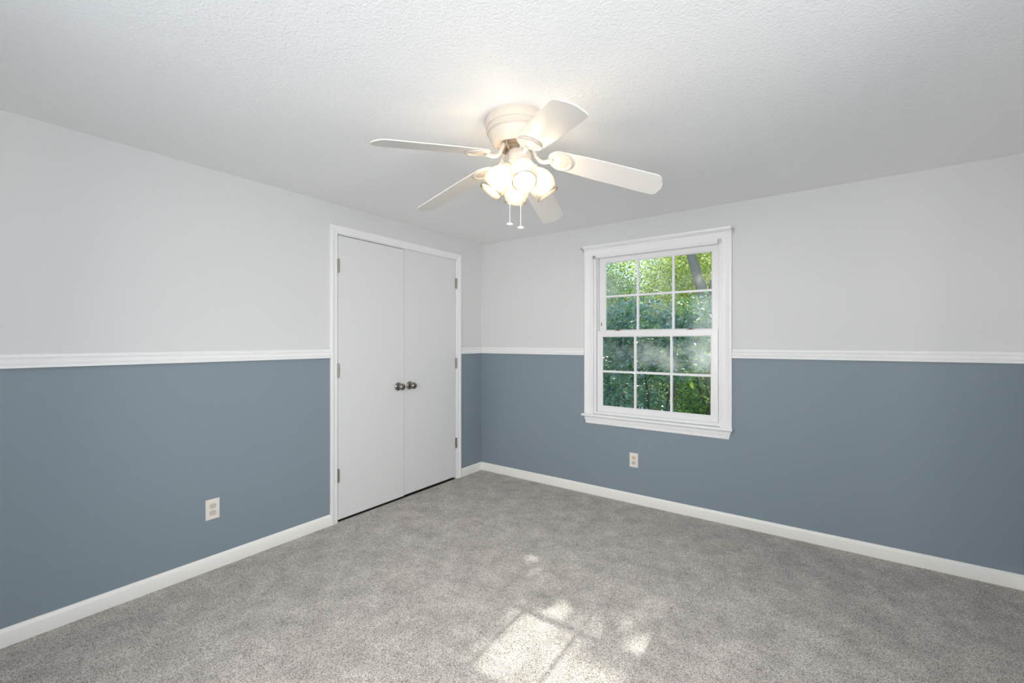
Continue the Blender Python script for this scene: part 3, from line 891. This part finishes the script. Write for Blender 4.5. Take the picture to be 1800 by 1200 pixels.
# small-leaved bushes behind
plant('bush', (0.0, 3.1, -0.55), 'grey-green small-leaved bush behind the shrubs, in upper pane nearest closet', 'bush', 'bushes behind the shrubs',
      [(0.10,3.1,1.60,0.65,0.6,0.80),(0.30,3.2,0.9,0.6,0.6,0.8),(-0.55,3.2,1.3,0.7,0.6,0.9),(-0.1,3.1,0.3,0.9,0.6,0.8)], 17000, 0.040, 'leaf_grey',
      [((0.0,3.1,-0.55),(0.1,3.1,1.8),0.03,0.008),((0.0,3.1,-0.55),(0.4,3.2,1.3),0.03,0.008)], ovate=False, shell=0.3)
plant('bush', (1.6, 3.2, -0.55), 'dark green small-leaved bush behind the broad-leaved shrubs', 'bush', 'bushes behind the shrubs',
      [(1.50,3.2,1.15,0.62,0.6,0.85),(2.1,3.3,0.9,0.7,0.6,0.9),(1.55,3.2,0.2,0.62,0.6,0.8),(2.1,3.1,0.1,0.8,0.6,0.7),(1.25,3.2,0.75,0.3,0.5,0.7),(1.2,3.2,1.6,0.35,0.5,0.4)], 16000, 0.042, 'leaf_mid',
      [((1.6,3.2,-0.55),(1.4,3.2,1.2),0.03,0.008),((1.6,3.2,-0.55),(2.0,3.3,1.2),0.028,0.008),((1.5,3.2,-0.5),(1.25,3.2,1.2),0.02,0.006)], ovate=False, shell=0.3)
plant('bush', (0.9, 4.6, -0.55), 'shaded bush low behind the small-leaved bushes, seen between stems in the lower panes', 'bush', 'bushes behind the shrubs',
      [(0.9,4.6,0.2,0.7,0.4,0.7),(0.4,4.6,0.4,0.6,0.4,0.8),(1.4,4.6,0.3,0.5,0.4,0.8),(0.9,4.6,0.9,0.5,0.35,0.5)], 7000, 0.06, 'leaf_mid',
      [((0.9,4.6,-0.55),(0.6,4.6,0.9),0.03,0.008),((0.9,4.6,-0.55),(1.3,4.6,0.9),0.028,0.008)], ovate=False, shell=0.2)
# trees beyond
plant('tree', (1.22, 6.3, -0.55), 'tree with a pale leaning trunk beyond the bushes, in the upper pane farthest from closet', 'tree', 'trees beyond the bushes',
      [(0.85,7.4,3.3,1.3,0.8,1.2),(0.0,7.5,3.0,0.9,0.8,1.1),(0.8,7.4,2.0,1.4,0.8,0.9),(0.8,7.3,4.4,1.5,0.9,0.9)], 24000, 0.062, 'leaf_sun',
      [((1.22,6.3,-0.55),(0.78,6.3,2.35),0.12,0.105,0.015,7),((0.78,6.3,2.35),(0.20,6.5,4.3),0.105,0.085,0.015,7),((0.20,6.5,4.3),(0.4,7.1,4.9),0.07,0.03,0.03),
       ((0.84,6.35,2.2),(1.12,6.5,3.1),0.05,0.05,0.01,5),((1.12,6.5,3.1),(1.2,6.7,4.3),0.06,0.04,0.02)],
      stem_mat='trunk', ovate=False, shell=0.2, stem_name='trunk', foliage_name='crown')
plant('tree', (-2.3, 7.0, -0.55), 'mid green tree beyond the bushes on the closet side', 'tree', 'trees beyond the bushes',
      [(-2.0,7.2,2.8,1.0,0.8,1.1),(-2.6,7.3,2.4,1.3,0.8,1.2),(-2.2,7.0,1.2,1.2,0.8,1.0),(-1.55,7.2,2.3,0.55,0.7,0.8),(-3.0,7.2,1.2,1.3,0.8,1.2)], 20000, 0.066, 'leaf_mid',
      [((-2.3,7.0,-0.55),(-2.1,7.1,2.8),0.12,0.05),((-2.3,7.0,0.8),(-2.8,7.2,2.6),0.06,0.03)], stem_mat='trunk', ovate=False, shell=0.2, stem_name='trunk', foliage_name='crown')
plant('tree', (0.4, 9.8, -0.55), 'low spreading yellow-green tree farthest beyond the bushes', 'tree', 'trees beyond the bushes',
      [(-0.6,9.6,1.2,1.6,0.9,1.3),(1.0,9.6,1.2,1.6,0.9,1.4),(2.4,9.6,1.5,1.4,0.9,1.6),(-2.4,9.8,1.6,1.6,0.9,1.6),(-1.4,9.8,3.4,2.2,0.9,1.4),(1.0,9.8,3.6,2.0,0.9,1.5),(-0.7,9.7,2.6,1.4,0.8,1.2)], 46000, 0.085, 'leaf_sun',
      [((0.4,9.8,-0.55),(0.3,9.8,2.2),0.1,0.05),((0.4,9.8,0.8),(-0.8,9.8,2.0),0.06,0.03)], ovate=False, shell=0.2, stem_name='trunk', foliage_name='crown')
# the tall crown overhead that breaks up the sun
plant('tree', (3.7, 4.9, -0.55), 'tall tree overhanging the garden above the window', 'tree', 'trees beyond the bushes',
      [(1.7,4.5,4.15,1.5,0.75,0.80),(0.5,4.6,4.3,1.1,0.7,0.7),(2.9,4.6,4.3,1.1,0.7,0.8),(1.7,4.7,4.8,1.2,0.6,0.5)], 17000, 0.095, 'leaf_mid',
      [((3.7,4.9,-0.55),(3.6,4.8,3.2),0.15,0.11),((3.6,4.8,3.2),(1.7,4.5,4.3),0.08,0.02),((3.6,4.8,3.2),(3.0,4.6,4.6),0.07,0.02)], ovate=False, shell=0.15, stem_name='trunk', foliage_name='crown')
